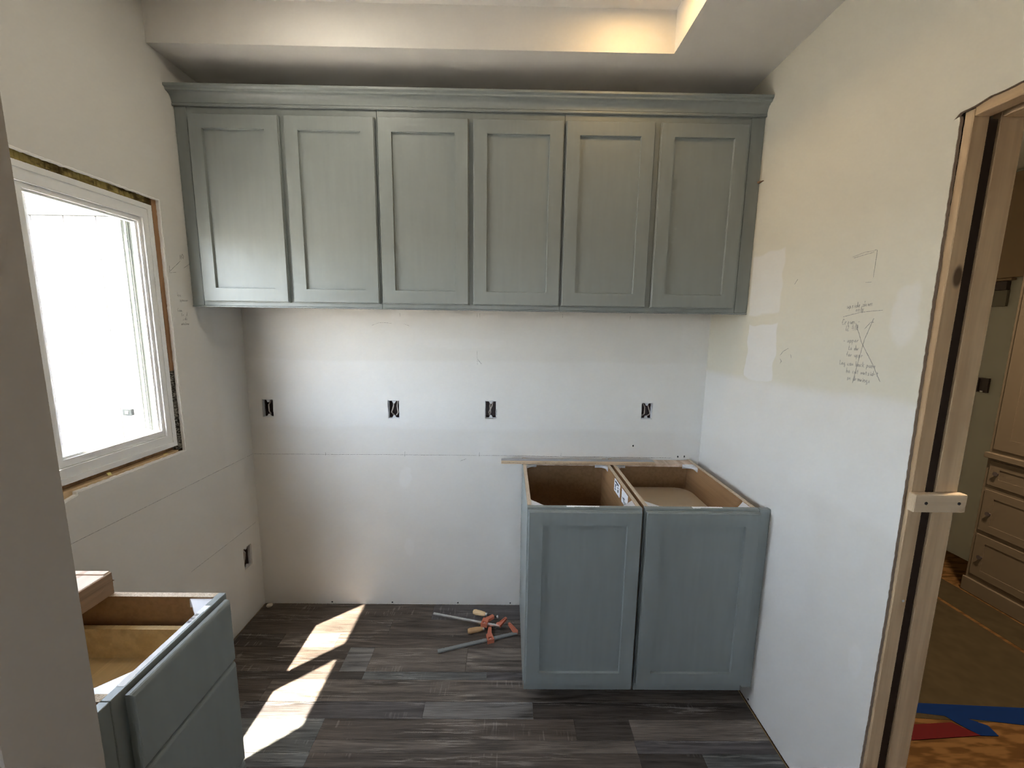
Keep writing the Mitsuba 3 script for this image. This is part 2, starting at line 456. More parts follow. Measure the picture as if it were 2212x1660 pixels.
rl = ragged(door_edge, .008, .0005, 5, closed=False) + [(-1.056, 2.062)] + ragged(top_edge, .012, .0009, 6, closed=False) + [(-1.90, 2.08), (-1.90, 0)]
rw = rect(-4.2, 0, 0, TZ).difference(Polygon(rl))
obj('wall_right', on_plane(extr(rw, .0080), 'x', XR), 'm_wall_right', kind='structure')
rim2 = Polygon(rl).exterior.buffer(.0009).intersection(rect(-1.25, -1.0, 0, 2.09))
obj('cut_edge', on_plane(extr(rim2, .0068), 'x', XR + .001), 'm_torn', 'wall_right', label='torn plasterboard edge of the cut doorway')
# far skin of the same wall (faces the far room)
rw2 = rect(-4.2, 1.5, 0, 2.9).difference(rect(-1.90, -1.045, 0, 2.07))
obj('far_skin', on_plane(extr(rw2, .0127), 'x', 1.150), 'm_far_wall', 'wall_right')
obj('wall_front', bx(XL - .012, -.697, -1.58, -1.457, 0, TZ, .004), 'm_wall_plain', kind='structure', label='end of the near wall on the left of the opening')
cei = union(mbox(XL - .1, XR + .14, -1.46, .14, TZ, TZ + .12), mbox(XL - .013, XR + .012, -.404, .012, CH, TZ + .01), mbox(.587, XR + .012, -1.46, -.40, CH, TZ + .01))
obj('ceiling', tm(cei), 'm_ceiling', kind='structure', label='plain white soffit stepping up into a raised tray')
obj('ceiling_hall', bx(-1.47, XR + .14, -4.4, -1.46, 2.59, 2.857), 'm_ceiling', kind='structure')
HW = (-.50, .42, 1.16, 2.0)  # opening for an unseen hall window, added as soft daylight fill
hb = rect(-1.47, XR + .14, -.06, 2.7).difference(rect(*HW))
obj('wall_hall_back', on_plane(extr(hb, .12), 'y', -4.32), 'm_wall_plain', kind='structure')
obj('window_2', cat(*[mbox(a, b, -4.30, -4.24, c, d, .002) for a, b, c, d in ((HW[0], HW[0] + .04, HW[2], HW[3]), (HW[1] - .04, HW[1], HW[2], HW[3]), (-.07, -.03, HW[2], HW[3]), (HW[0], HW[1], HW[2], HW[2] + .04), (HW[0], HW[1], HW[3] - .04, HW[3]))]), 'm_vinyl', kind='structure')
obj('pane', (np.array([[HW[0], -4.27, HW[2]], [HW[1], -4.27, HW[2]], [HW[1], -4.27, HW[3]], [HW[0], -4.27, HW[3]]]), np.array([[0, 1, 2], [0, 2, 3]])), 'm_glass', 'window_2')
obj('wall_hall_left', bx(-1.4160, -1.36, -4.3, -1.601, -.06, 2.7), 'm_wall_plain', kind='structure')

# pencil marks: small stroke font
GL = {'a': [[(.8, .6), (.3, .7), (.05, .3), (.3, 0), (.75, .25), (.8, .7), (.85, 0), (1, .05)]], 'b': [[(.1, 1.5), (.1, 0), (.6, 0), (.8, .4), (.5, .7), (.1, .5)]],
      'c': [[(.8, .6), (.4, .7), (.1, .3), (.4, 0), (.9, .1)]], 'd': [[(.8, .5), (.3, .7), (.05, .3), (.3, 0), (.8, .2), (.85, 1.5), (.85, 0)]],
      'e': [[(.1, .35), (.8, .45), (.5, .75), (.1, .4), (.3, 0), (.9, .15)]], 'f': [[(.8, 1.4), (.5, 1.5), (.4, 0)], [(.1, .7), (.8, .7)]],
      'g': [[(.8, .6), (.3, .7), (.1, .3), (.4, 0), (.8, .3), (.8, -.5), (.2, -.5)]], 'i': [[(.4, .7), (.45, 0)], [(.4, 1.0), (.42, 1.05)]], 'k': [[(.1, 1.5), (.1, 0)], [(.8, .7), (.1, .35), (.9, 0)]],
      'l': [[(.4, 1.5), (.4, .1), (.7, 0)]], 'n': [[(.1, .7), (.1, 0), (.15, .5), (.5, .7), (.75, .5), (.8, 0)]], 'o': [[(.4, .7), (.1, .35), (.4, 0), (.8, .35), (.4, .7)]],
      'p': [[(.1, .7), (.1, -.6)], [(.1, .6), (.6, .7), (.8, .35), (.5, 0), (.1, .1)]], 'r': [[(.1, .7), (.15, 0), (.2, .5), (.7, .7)]], 's': [[(.8, .65), (.3, .65), (.3, .4), (.7, .3), (.6, 0), (.1, .05)]],
      't': [[(.4, 1.2), (.45, 0), (.8, .05)], [(.1, .75), (.8, .8)]], 'u': [[(.1, .7), (.15, .05), (.6, .05), (.75, .7), (.85, 0)]], 'v': [[(.1, .7), (.4, 0), (.8, .7)]], 'w': [[(.05, .7), (.25, 0), (.5, .5), (.7, 0), (.95, .7)]],
      'y': [[(.1, .7), (.4, .1)], [(.8, .7), (.2, -.6)]], '1': [[(.4, 1.3), (.45, 0)]], '2': [[(.1, 1.1), (.5, 1.35), (.8, 1.0), (.1, 0), (.9, 0)]], '4': [[(.3, 1.3), (.1, .5), (.9, .5)], [(.7, 1.2), (.7, 0)]],
      '0': [[(.4, 1.3), (.1, .6), (.4, 0), (.8, .6), (.4, 1.3)]], 'C': [[(.9, 1.2), (.4, 1.4), (.05, .7), (.4, 0), (1, .2)]], 'L': [[(.2, 1.4), (.15, 0), (.9, .1)]], 'N': [[(.1, 0), (.15, 1.3), (.8, 0), (.9, 1.4)]],
      'O': [[(.5, 1.3), (.1, .7), (.5, 0), (.9, .7), (.5, 1.3)]], '-': [[(.1, .5), (.8, .55)]], ' ': []}


def strokes(lines, w=.0011):
    """polylines in (u, v) -> thin raised ribbons, local (u, v, w)"""
    ms = []
    for ln in lines:
        for a, b in zip(ln[:-1], ln[1:]):
            a, b = np.array(a, float), np.array(b, float); L = np.linalg.norm(b - a)
            if L < 1e-5: continue
            n = np.array([-(b - a)[1], (b - a)[0]]) / L * w / 2; e = (b - a) / L * w * .3
            ms.append(Polygon([a - n - e, b - n + e, b + n + e, a + n - e]))
    return extr(unary_union(ms), .0003)


def write(text, u, v, h, slope=0.0, wid=.8):
    out = []; x = 0
    for ch in text:
        for st in GL[ch]:
            out.append([(u + (x + px * .8) * h * wid + random.gauss(0, .03) * h, v + py * h + (x + px) * h * wid * slope + random.gauss(0, .03) * h) for px, py in st])
        x += .62 if ch in 'il1' else (.75 if ch == ' ' else 1.0)
    return out


def on_wall_right(lines, w=.0011):      # u = -y
    m = strokes(lines, w); v = np.array(m.vertices)
    return trimesh.Trimesh(np.stack([XR - .0001 - v[:, 2], -v[:, 0], v[:, 1]], 1), m.faces, process=False)


def on_wall_left(lines, w=.0011):       # u = +y
    m = strokes(lines, w); v = np.array(m.vertices)
    return trimesh.Trimesh(np.stack([XL + .0001 + v[:, 2], v[:, 0], v[:, 1]], 1), m.faces, process=False)


def on_wall_back(lines, w=.0011):
    m = strokes(lines, w); v = np.array(m.vertices)
    return trimesh.Trimesh(np.stack([v[:, 0], -.0001 - v[:, 2], v[:, 1]], 1), m.faces, process=False)


P = 'm_pencil'
note = [[(.814, 1.790), (.855, 1.797), (.888, 1.795)], [(.818, 1.786), (.885, 1.792)], [(.894, 1.795), (.893, 1.72)], [(.870, 1.709), (.889, 1.708)], [(.886, 1.798), (.893, 1.796)]]
obj('pencil_sketch', on_wall_right(note, .0009), P, 'wall_right', label='pencilled corner bracket sketch high on the right wall')
for i, (s, u, z, h, sl) in enumerate([('upside down', .818, 1.636, .0105, .06), ('only', .850, 1.626, .010, .04), ('Crown -', .808, 1.588, .012, .03), ('12 410', .822, 1.569, .012, .05), ('- upper', .822, 1.533, .010, .05),
                                       ('to dw', .842, 1.512, .0095, 0), ('for uppr', .838, 1.492, .0095, 0), ('Leg can back pane', .818, 1.465, .0095, .0), ('be cut outsid-t', .846, 1.443, .0095, .0), ('on drawings', .852, 1.422, .0095, 0)]):
    obj('pencil_note', on_wall_right(write(s, u, z, h, sl), .0010), P, 'wall_right', label='line of pencil handwriting on the right wall')
obj('pencil_cross', on_wall_right([[(.809, 1.612), (.87, 1.624), (.936, 1.627)], [(.857, 1.592), (.885, 1.535), (.93, 1.475), (.959, 1.43)], [(.913, 1.605), (.893, 1.545), (.884, 1.49), (.873, 1.415)], [(.915, 1.594), (.905, 1.594), (.888, 1.575)]], .0012), P, 'wall_right',
    label='large pencil cross through the note on the right wall')
obj('pencil_scribble', on_wall_right([[(.545, 1.475), (.56, 1.49), (.585, 1.503)], [(.548, 1.46), (.556, 1.452), (.55, 1.445)], [(.60, 1.48), (.606, 1.468)], [(.58, 1.735), (.592, 1.75)]], .0014), P, 'wall_right')
obj('pencil_arrow', on_wall_left([[(-.349, 1.817), (-.404, 1.769)], [(-.405, 1.79), (-.407, 1.762), (-.376, 1.768)], [(-.334, 1.791), (-.302, 1.812)]] + write('NO', -.350, 1.822, .014, .35), .0014), P, 'wall_left',
    label='pencil arrow and letters beside the window')
for s, u, z, h in [('lea', -.383, 1.671, .010), ('spanner', -.374, 1.652, .008), ('Can', -.388, 1.61, .010), ('to  d', -.372, 1.593, .009), ('side', -.366, 1.575, .009), ('window', -.376, 1.555, .009)]:
    obj('pencil_note', on_wall_left(write(s, u, z, h, .03), .0009), P, 'wall_left', label='line of faint pencil handwriting beside the window')
obj('pencil_line', on_wall_left([[(0, .8775), (-.45, .8765), (-.93, .8755)]], .0011), P, 'wall_left', label='upper level line pencilled on the left wall')
obj('pencil_line', on_wall_left([[(-.018, .501), (-.25, .500), (-.46, .5)]], .0011), P, 'wall_left', label='lower level line pencilled on the left wall')
obj('pencil_line', on_wall_back([[(-1.374, .877), (-.99, .878), (-.567, .881), (-.168, .882), (-.03, .8825), (.3, .8805), (.87, .879)]], .0014), P, 'wall_back', label='level line pencilled across the back wall')
obj('pencil_tick', on_wall_back([[(x, z0), (x - .002, z1)] for x, z0, z1 in [(-.99, .888, .873), (-.567, .898, .871), (-.168, .899, .876), (.27, .898, .884)]], .0014), P, 'wall_back', kind='stuff')
obj('pencil_tick', on_wall_back([[(x, z), (x, z - .018)] for x, z in [(-.575, 1.630), (-.168, 1.632), (-.182, 1.635), (.255, 1.636), (.60, 1.63)]] + [[(-.72, 1.565), (-.68, 1.58), (-.62, 1.578)], [(-.555, 1.575), (-.53, 1.565)], [(-.182, 1.44), (-.181, 1.37)], [(-.181, 1.40), (-.16, 1.375)], [(-.27, .85), (-.24, .862)]], .0012), P, 'wall_back', kind='stuff')
for x in (-.66, -.289, .008, -1.0):
    obj('screw', tm(hullm([(x + .0045 * math.cos(a), -.0012 * k, .012 + .0045 * math.sin(a)) for a in np.arange(8) * math.pi / 4 for k in (0, 1)])), 'm_black', 'wall_back')
for x, z in ((.655, .945), (.90, .887), (.935, .888)):
    obj('screw', tm(hullm([(x + .004 * math.cos(a), -.0012 * k, z + .0055 * math.sin(a)) for a in np.arange(8) * math.pi / 4 for k in (0, 1)])), 'm_black', 'wall_back')
obj('screw', tm(hullm([(XR - .0012 * k, -.585 + .004 * math.cos(a), .017 + .004 * math.sin(a)) for a in np.arange(8) * math.pi / 4 for k in (0, 1)])), 'm_black', 'wall_right')

# ------------------------------------------------------------------ electrical boxes
OB_L = ['open electrical box with two bare cables, leftmost in the back wall', 'open electrical box in the back wall, second from the left', 'open electrical box in the back wall just left above the board on the cabinet',
        'open electrical box in the back wall above the right base cabinet, near the corner']


def ebox(label, u0, u1, v0, v1, place, seed):
    """local: u across, v up, w into the wall"""
    r = np.random.default_rng(seed); t = thing('electrical_box', label, 'outlet box', 'empty outlet boxes in the walls')
    o = .0035; d = .06; w0 = DB * .25
    def Pm(m): return place(tm(m) if hasattr(m, 'to_mesh') else m)
    shell = mbox(u0 - o, u1 + o, v0 - o, v1 + o, DB + .0008, DB + d) - mbox(u0, u1, v0, v1, DB - .01, DB + d - .003)
    obj('box', Pm(shell), 'm_box_dark', t)
    lip = mbox(u0 - .0001 + .001, u1 - .001, v0 + .001, v1 - .001, w0 + .003, DB + .006) - mbox(u0 + .0035, u1 - .0035, v0 + .0035, v1 - .0035, 0, DB + .02)
    obj('rim', Pm(lip), 'm_plastic', t)
    uc = (u0 + u1) / 2
    for vz, s in ((v1 - .0035, -1), (v0 + .0035, 1)):
        tab = hullm([(uc + .0105 * a, vz, w) for a in (-1, 1) for w in (w0 + .004, w0 + .010)] + [(uc + .004 * a, vz + s * .013, w) for a in (-1, 1) for w in (w0 + .004, w0 + .010)])
        obj('screw_tab', Pm(tab), 'm_plastic', t)
    for q in range(2):
        a = u0 + (u1 - u0) * (.35 + .3 * q + .06 * r.normal())
        pts = [(a + .004 * r.normal(), v1 - .008, DB + .03), (a + .006 * r.normal(), (v0 + v1) / 2 + .015, DB + .012), (a + .007 * r.normal(), (v0 + v1) / 2 - .018, DB + .006), (a + .005 * r.normal(), v0 + .012, DB + .02)]
        k = obj('cable', Pm(tube(pts, .0036, 8)), 'm_cable', t, smooth=True)
    return t


def pl_back(m):
    v = np.array(m.vertices); return trimesh.Trimesh(np.stack([v[:, 0], v[:, 2], v[:, 1]], 1), np.array(m.faces)[:, ::-1], process=False)


def pl_left(m):
    v = np.array(m.vertices); return trimesh.Trimesh(np.stack([XL - v[:, 2], v[:, 0], v[:, 1]], 1), np.array(m.faces)[:, ::-1], process=False)


for i, (a, b, c, d) in enumerate(OUTB): ebox(OB_L[i], a, b, c, d, pl_back, 30 + i)
ebox('open electrical box low in the left wall under the window, near the corner', *OUT_L, pl_left, 40)

# ------------------------------------------------------------------ painted cabinets


def shaker(x0, x1, z0, z1, yf, stile=.057):
    """door facing -y, front face at y = yf, 19 mm thick; returns frame, panel meshes"""
    t = .019; yb = yf + t
    back = mbox(x0, x1, yf + .006, yb, z0, z1, .0015)
    front = hullm([(x, y, z) for (i, y) in ((.0045, yf), (.0025, yf + .0025), (.0025, yf + .007)) for x in (x0 + i, x1 - i) for z in (z0 + i, z1 - i)])
    a, b, c, d = x0 + stile, x1 - stile, z0 + stile, z1 - stile
    pocket = hullm([(x, y, z) for (i, y) in ((-.0005, yf - .0005), (.0045, yf + .0045), (.0045, yb + .01)) for x in (a + i, b - i) for z in (c + i, d - i)])
    frame = back + front - pocket
    panel = mbox(a + .001, b - .001, yf + .0095, yf + .0165, c + .001, d - .001)
    return tm(frame), tm(panel)


def doors(t, x0, x1, z0, z1, yf):
    f, p = shaker(x0, x1, z0, z1, yf)
    k = obj('door', f, 'm_paint', t)
    obj('panel', p, 'm_paint', k)
    return k


UF, UD = -.305, -.3245
DZ0, DZ1 = 1.6565, 2.394
WCAB = [('blue grey wall cabinet with two shaker doors, leftmost of the run beside the window wall', -1.3275, -.5655, [(-1.316, -.954), (-.935, -.571)]),
        ('blue grey wall cabinet with two shaker doors, in the middle of the run', -.5655, .1975, [(-.560, -.192), (-.174, .1935)]),
        ('blue grey wall cabinet with two shaker doors, rightmost of the run against the right wall', .1975, .9595, [(.2015, .564), (.586, .945)])]
for i, (lab, x0, x1, ds) in enumerate(WCAB):
    t = thing('wall_cabinet', lab, 'cabinet', 'wall cabinets along the back wall')
    g = .0004
    xa, xb = x0 + g, x1 - g
    body = mbox(xa, xb, UF + .0192, -.001, 1.650, 2.43) - mbox(xa + .016, xb - .016, UF, -.012, 1.666, 2.415)
    obj('body', tm(body), 'm_paint', t)
    fr = mbox(xa, xb, UF, UF + .019, 1.6405, 2.43, .0012) - mbox(xa + .038, (xa + xb) / 2 - .02, UF - .01, UF + .03, 1.69, 2.375) - mbox((xa + xb) / 2 + .02, xb - .038, UF - .01, UF + .03, 1.69, 2.375)
    obj('face_frame', tm(fr), 'm_paint', t)
    for d in ds: doors(t, d[0], d[1], DZ0, DZ1, UD)
    if i == 0: obj('filler_strip', bx(XL + .0006, x0 - g, UF, UF + .019, 1.6405, 2.43, .0012), 'm_paint', t)
    if i == 2: obj('filler_strip', bx(x1 + g, XR - .0006, UF, UF + .019, 1.6405, 2.43, .0012), 'm_paint', t)
    # light rail under the frame
    obj('light_rail', bx(xa if i else XL + .0008, xb if i < 2 else XR - .0008, UF - .004, UF + .015, 1.634, 1.6402, .002), 'm_paint', t)

prof = [(-.286, 2.4305), (-.3055, 2.4305), (-.3065, 2.4245), (-.3105, 2.4225), (-.3140, 2.4245), (-.3150, 2.4285), (-.3140, 2.4315), (-.3120, 2.4325), (-.3120, 2.4350), (-.3135, 2.4352)]
for a in np.linspace(0, 1, 9):       # cove
    prof.append((-.3135 - .0225 * (1 - math.cos(a * math.pi / 2)) - .002 * a, 2.4365 + .0305 * math.sin(a * math.pi / 2)))
prof += [(-.3400, 2.4695), (-.3410, 2.4740), (-.3450, 2.4760), (-.3490, 2.4790), (-.3495, 2.4870), (-.3360, 2.4875), (-.286, 2.4400)]
pp = Polygon(prof).buffer(0)
cm = extr(pp, XR - XL - .0012)
v = np.array(cm.vertices)
k = obj('crown_moulding', trimesh.Trimesh(np.stack([XL + .0006 + v[:, 2], v[:, 0], v[:, 1]], 1), cm.faces, process=False), 'm_paint', smooth=35)
tag(k, 'long blue grey crown moulding running wall to wall on top of the wall cabinets', 'moulding')
k = obj('wood_shim', tm(hullm([(XR - .0006, -.3062, 2.171), (XR - .0106, -.3062, 2.173), (XR - .0006, -.335, 2.1735), (XR - .004, -.335, 2.1745), (XR - .0006, -.3062, 2.179), (XR - .0106, -.3062, 2.181)])), 'm_block_end')
tag(k, 'small dark wood shim poking out between the wall cabinets and the right wall', 'shim')

# base cabinets -----------------------------------------------------
BF, BD, BT = -.592, -.612, .874


def brace(sx, sy, x, y, z, size=.055):
    """plastic corner brace in the corner at (x, y), opening towards (sx, sy)"""
    tri = hullm([(x, y, z - h) for h in (0, .003)] + [(x + sx * size, y, z - h) for h in (0, .003)] + [(x, y + sy * size, z - h) for h in (0, .003)])
    fl1 = mbox(x, x + sx * size, y, y + sy * .003, z - .022, z)
    fl2 = mbox(x, x + sx * .003, y, y + sy * size, z - .022, z)
    rib = hullm([(x + sx * size, y, z - h) for h in (0, .012)] + [(x, y + sy * size, z - h) for h in (0, .012)] + [(x + sx * (size - .004), y, z - h) for h in (0, .012)] + [(x, y + sy * (size - .004), z - h) for h in (0, .012)])
    return tm(tri + fl1 + fl2 + rib)


def base_cab(lab, x0, x1, door, right=False):
    t = thing('base_cabinet', lab, 'cabinet', 'base cabinets against the right wall')
    g = .0015; xa, xb = x0 + g, x1 - g; th = .016; yb = -.003
    def side(xs0, xs1, outer):
        poly = Polygon([(yb, 0.0), (-.515, 0.0), (-.515, .067), (BF + .0195, .067), (BF + .0195, BT - .001), (yb, BT - .001)])
        k = obj('side_panel', on_plane(extr(poly, xs1 - xs0), 'x', xs0), 'm_laminate', t)
        obj('top_edge', bx(xs0 + .0001, xs1 - .0001, BF + .0196, yb - .0001, BT - .0009, BT, 0), 'm_particle', k)
        if outer: obj('skin', on_plane(extr(poly, .0012), 'x', xs0 - .0013), 'm_paint', k, label='painted outer skin')
        return k
    sl, sr = (xa + .0015, xb - .003 - th) if not right else (xa + .003, xb - .0055 - th)
    side(sl, sl + th, not right)
    kR = side(sr, sr + th, False)
    obj('back_panel', bx(sl + th, sr, yb - .008, yb, .10, BT - .03), 'm_laminate', t)
    obj('bottom_panel', bx(sl + th, sr, BF + .02, yb - .008, .11, .126), 'm_ply', t)
    obj('stretcher', bx(sl + th, sr, yb - .072, yb - .0085, BT - .018, BT - .002, .001), 'm_block', t)
    obj('toe_kick', bx(sl + th, sr, -.515, -.503, .0005, .11), 'm_paint', t)
    fr = mbox(xa, xb, BF, BF + .019, .067, BT, .0012) - mbox(xa + .038, xb - .038, BF - .01, BF + .03, .125, BT - .038)
    kf = obj('face_frame', tm(fr), 'm_paint', t)
    doors(t, door[0], door[1], .107, .866, BD)
    z = BT - .001
    for sx, sy, x, y in ((1, 1, sl + th, BF + .0195), (-1, 1, sr, BF + .0195), (1, -1, sl + th, yb - .073), (-1, -1, sr, yb - .073)):
        obj('corner_brace', brace(sx, sy, x, y, z - .002), 'm_plastic', t, label='white plastic corner brace')
    return t, sl + th, sr


tL, iL0, iL1 = base_cab('blue grey base cabinet without a worktop, left of the pair, its open box empty', .059, .5120, (.064, .507))
tR, iR0, iR1 = base_cab('blue grey base cabinet without a worktop, right of the pair against the right wall', .5185, .9715, (.522, .968), right=True)
obj('filler_strip', bx(.9722, XR - .0008, BF, BF + .019, .082, BT, .0012), 'm_paint', tR)
for (t, x0, x1) in ((tL, .215, .345), (tR, .71, .83)):
    for (a, b) in ((x0, x1), (x0 + .02, x1 - .03)):
        pass
    obj('paper_tag', cat(mbox(x0, x0 + .03, BF + .004, BF + .017, BT, BT + .0005), mbox(x0 + .028, x1, BF + .008, BF + .017, BT, BT + .0004)), 'm_paper', t, label='white paper tag on the frame top')
# two stickers on the inner face of the left cabinet's right side
for (y0, y1, z0, z1, n) in ((-.352, -.258, .806, .8665, 0), (-.468, -.380, .806, .8665, 1)):
    x = iL1
    k = obj('sticker', bx(x - .0005, x - .0001, y0, y1, z0, z1), 'm_paper', tL, label='white printed sticker inside the box')
    pr_ = []
    if n == 0:
        pr_ += [(-.268, -.33, .851, .859), (-.272, -.285, .826, .842), (-.272, -.29, .815, .822), (-.31, -.33, .838, .842), (-.315, -.33, .82, .833), (-.29, -.305, .845, .848)]
    else:
        pr_ += [(-.395, -.407, .826, .832), (-.41, -.425, .827, .835)] + [(-.40 - .004 * q, -.45, .822 - .0045 * q, .8242 - .0045 * q) for q in range(4)]
    obj('print', cat(*[mbox(x - .0008, x - .0005, a, b, c, d) for a, b, c, d in pr_]), 'm_ink', k)
# rounded sheet lying in the right cabinet
ang = np.linspace(0, math.pi / 2, 10)
rs = Polygon([(iR0 + .004, -.555), (iR0 + .004, -.036)] + [(.862 + .082 * math.sin(a), -.118 + .082 * math.cos(a)) for a in ang] + [(.944, -.555)])
k = obj('tan_sheet', extr(rs, .006), 'm_sheet')
vv = scene[k]; sh = extr(rs, .006); sv = np.array(sh.vertices); sv[:, 2] += .722
scene[k] = mikit.ply(trimesh.Trimesh(sv, sh.faces, process=False), 'm_sheet')
tag(k, 'pale tan sheet with a rounded back corner lying inside the right base cabinet', 'sheet')
for yy in (-.10, -.50):
    pass
for a, b in ((iR0 + .0002, iR0 + .02), (iR1 - .02, iR1 - .0002)): obj('shelf_ledge', bx(a, b, -.555, -.03, .70, .7215), 'm_laminate', tR)

# board across the back of the pair
bd = trimesh.util.concatenate([bx(-.050, .735, -.1105, -.0760, .8745, .8925, .0012)])
bd.apply_transform(trimesh.transformations.rotation_matrix(0.004, [0, 0, 1], [-.05, -.08, 0]))
k = thing('wood_board', 'narrow pale wooden board lying across the back of the two base cabinets', 'board')
obj('board', bd, 'm_pine_x', k)
tf = bx(-.0495, .7345, -.1098, -.0766, .8926, .8932); tf.apply_transform(trimesh.transformations.rotation_matrix(0.004, [0, 0, 1], [-.05, -.08, 0]))
obj('top_face', tf, 'm_grey_top', k, label='grey painted top')
obj('groove', bx(-.048, .73, -.1114, -.1106, .8822, .8830), 'm_block_end', k)

# ------------------------------------------------------------------ drawer cabinet on the left
t = thing('drawer_cabinet', 'dark blue grey three drawer base cabinet with an open top under the window', 'cabinet')
DX, DFX, y0, y1 = -.742, -.720, -1.400, -1.101
th = .016; xb = XL + .004


def yside(ya, yb_):
    poly = Polygon([(xb, 0.0), (DX - .095, 0.0), (DX - .095, .067), (DX - .0195, .067), (DX - .0195, BT), (xb, BT)])
    k = obj('side_panel', on_plane(extr(poly, yb_ - ya), 'y', ya), 'm_laminate', t)
    obj('top_edge', bx(xb, DX - .0196, ya + .0001, yb_ - .0001, BT, BT + .0009), 'm_particle', k)


yside(y1 - th, y1); yside(y0, y0 + th)
obj('back_panel', bx(xb, xb + .008, y0 + th, y1 - th, .1, BT - .03), 'm_laminate', t)
obj('toe_kick', bx(DX - .095, DX - .083, y0 + th, y1 - th, .0005, .11), 'm_paint', t)
fr = mbox(DX - .019, DX, y0, y1, .067, .876, .0012) - mbox(DX - .03, DX + .01, y0 + .035, y1 - .035, .12, .84)
fr = fr + mbox(DX - .019, DX - .001, y0 + .03, y1 - .03, .685, .70) + mbox(DX - .019, DX - .001, y0 + .03, y1 - .03, .382, .40)
obj('face_frame', tm(fr), 'm_paint', t)
obj('filler_strip', bx(DX - .019, DX, -1.4565, y0 - .0006, .067, .876, .0012), 'm_paint', t)
obj('paper_tag', cat(mbox(DX - .0185, DX - .004, -1.37, -1.345, .876, .8765), mbox(DX - .018, DX - .006, -1.345, -1.17, .876, .8764), mbox(DX - .0185, DX - .004, -1.17, -1.15, .876, .8765)), 'm_paper', t, label='white paper tags along the frame top')
obj('print', cat(*[mbox(DX - .0165 + .0022 * r, DX - .0155 + .0022 * r, -1.178 - .011 * q, -1.186 - .011 * q, .8766, .8768) for q in range(3) for r in range(4)]), 'm_ink', t)
obj('corner_brace', brace(-1, -1, DX - .0195, y1 - th, BT - .004, .060), 'm_plastic', t, label='clear plastic corner brace')
obj('corner_brace', brace(-1, 1, DX - .0195, y0 + th, BT - .004, .060), 'm_plastic', t, label='clear plastic corner brace')
for (z0, z1) in ((.699, .868), (.397, .691), (.110, .388)):
    ya, yb_ = y0 + .020, y1 - .015
    rr = .010
    arc = [(0.0, DX + .0065), (0.0, DFX - rr)] + [(rr * (1 - math.cos(q)), DFX - rr + rr * math.sin(q)) for q in np.linspace(.2, math.pi / 2, 5)]
    frn = hullm([(x, yy, zz) for (i, x) in arc for yy in (ya + i * .5, yb_ - i * .5) for zz in (z0 + i * .5, z1 - i)])
    back = mbox(DX + .0008, DX + .007, ya + .06, yb_ - .06, z0 + .02, z1 - .03)
    k = obj('drawer', tm(back + frn), 'm_paint', t)
    bz0, bz1 = z0 + .012, min(z1 - .05, z0 + .105)
    yq0, yq1 = y0 + th + .014, y1 - th - .013
    bxm = mbox(xb + .04, DX - .0205, yq0, yq1, bz0, bz1) - mbox(xb + .055, DX - .035, yq0 + .013, yq1 - .013, bz0 + .012, bz1 + .01)
    obj('drawer_box', tm(bxm), 'm_ply', k, label='plywood drawer box')

k = thing('wood_block', 'pinkish wooden block with rough end grain lying on the back of the drawer cabinet', 'wood block')
obj('block', bx(-1.33, -1.026, -1.236, -1.1035, BT + .0012, .934, .0015), 'm_block', k)
obj('end_face', bx(-1.0262, -1.0235, -1.235, -1.1045, BT + .002, .933, .001), 'm_block_end', k)
obj('lid_strip', bx(-1.33, -1.028, -1.1195, -1.105, .9335, .937, .001), 'm_block', k)
obj('splinter', cat(hullm([(-1.0238, -1.125 - .02 * q + .001 * j, .905 - .007 * q + .0012 * j) for j in (0, 1) for q in (0, 1, 2)] + [(-1.0222, -1.135, .90)]), hullm([(-1.03, -1.104, .906), (-1.022, -1.104, .909), (-1.026, -1.0985, .907), (-1.026, -1.103, .912)])), 'm_block_end', k)

# small pale lump in the corner
lm = trimesh.creation.icosphere(2, 1.0); lv = np.array(lm.vertices) * [.017, .013, .011]
lv += (mikit.meshkit.noise(lv * 90) [:, None] - .5) * .004
lv[:, 2] += .0105
Rz = trimesh.transformations.rotation_matrix(.5, [0, 0, 1])[:3, :3]
k = obj('foam_lump', trimesh.Trimesh(lv @ Rz.T + [-1.335, -.030, 0], lm.faces), prin((.52, .46, .37), .7), smooth=True)
tag(k, 'small pale foam lump on the floor in the far left corner', 'foam lump')

# ------------------------------------------------------------------ bar clamps


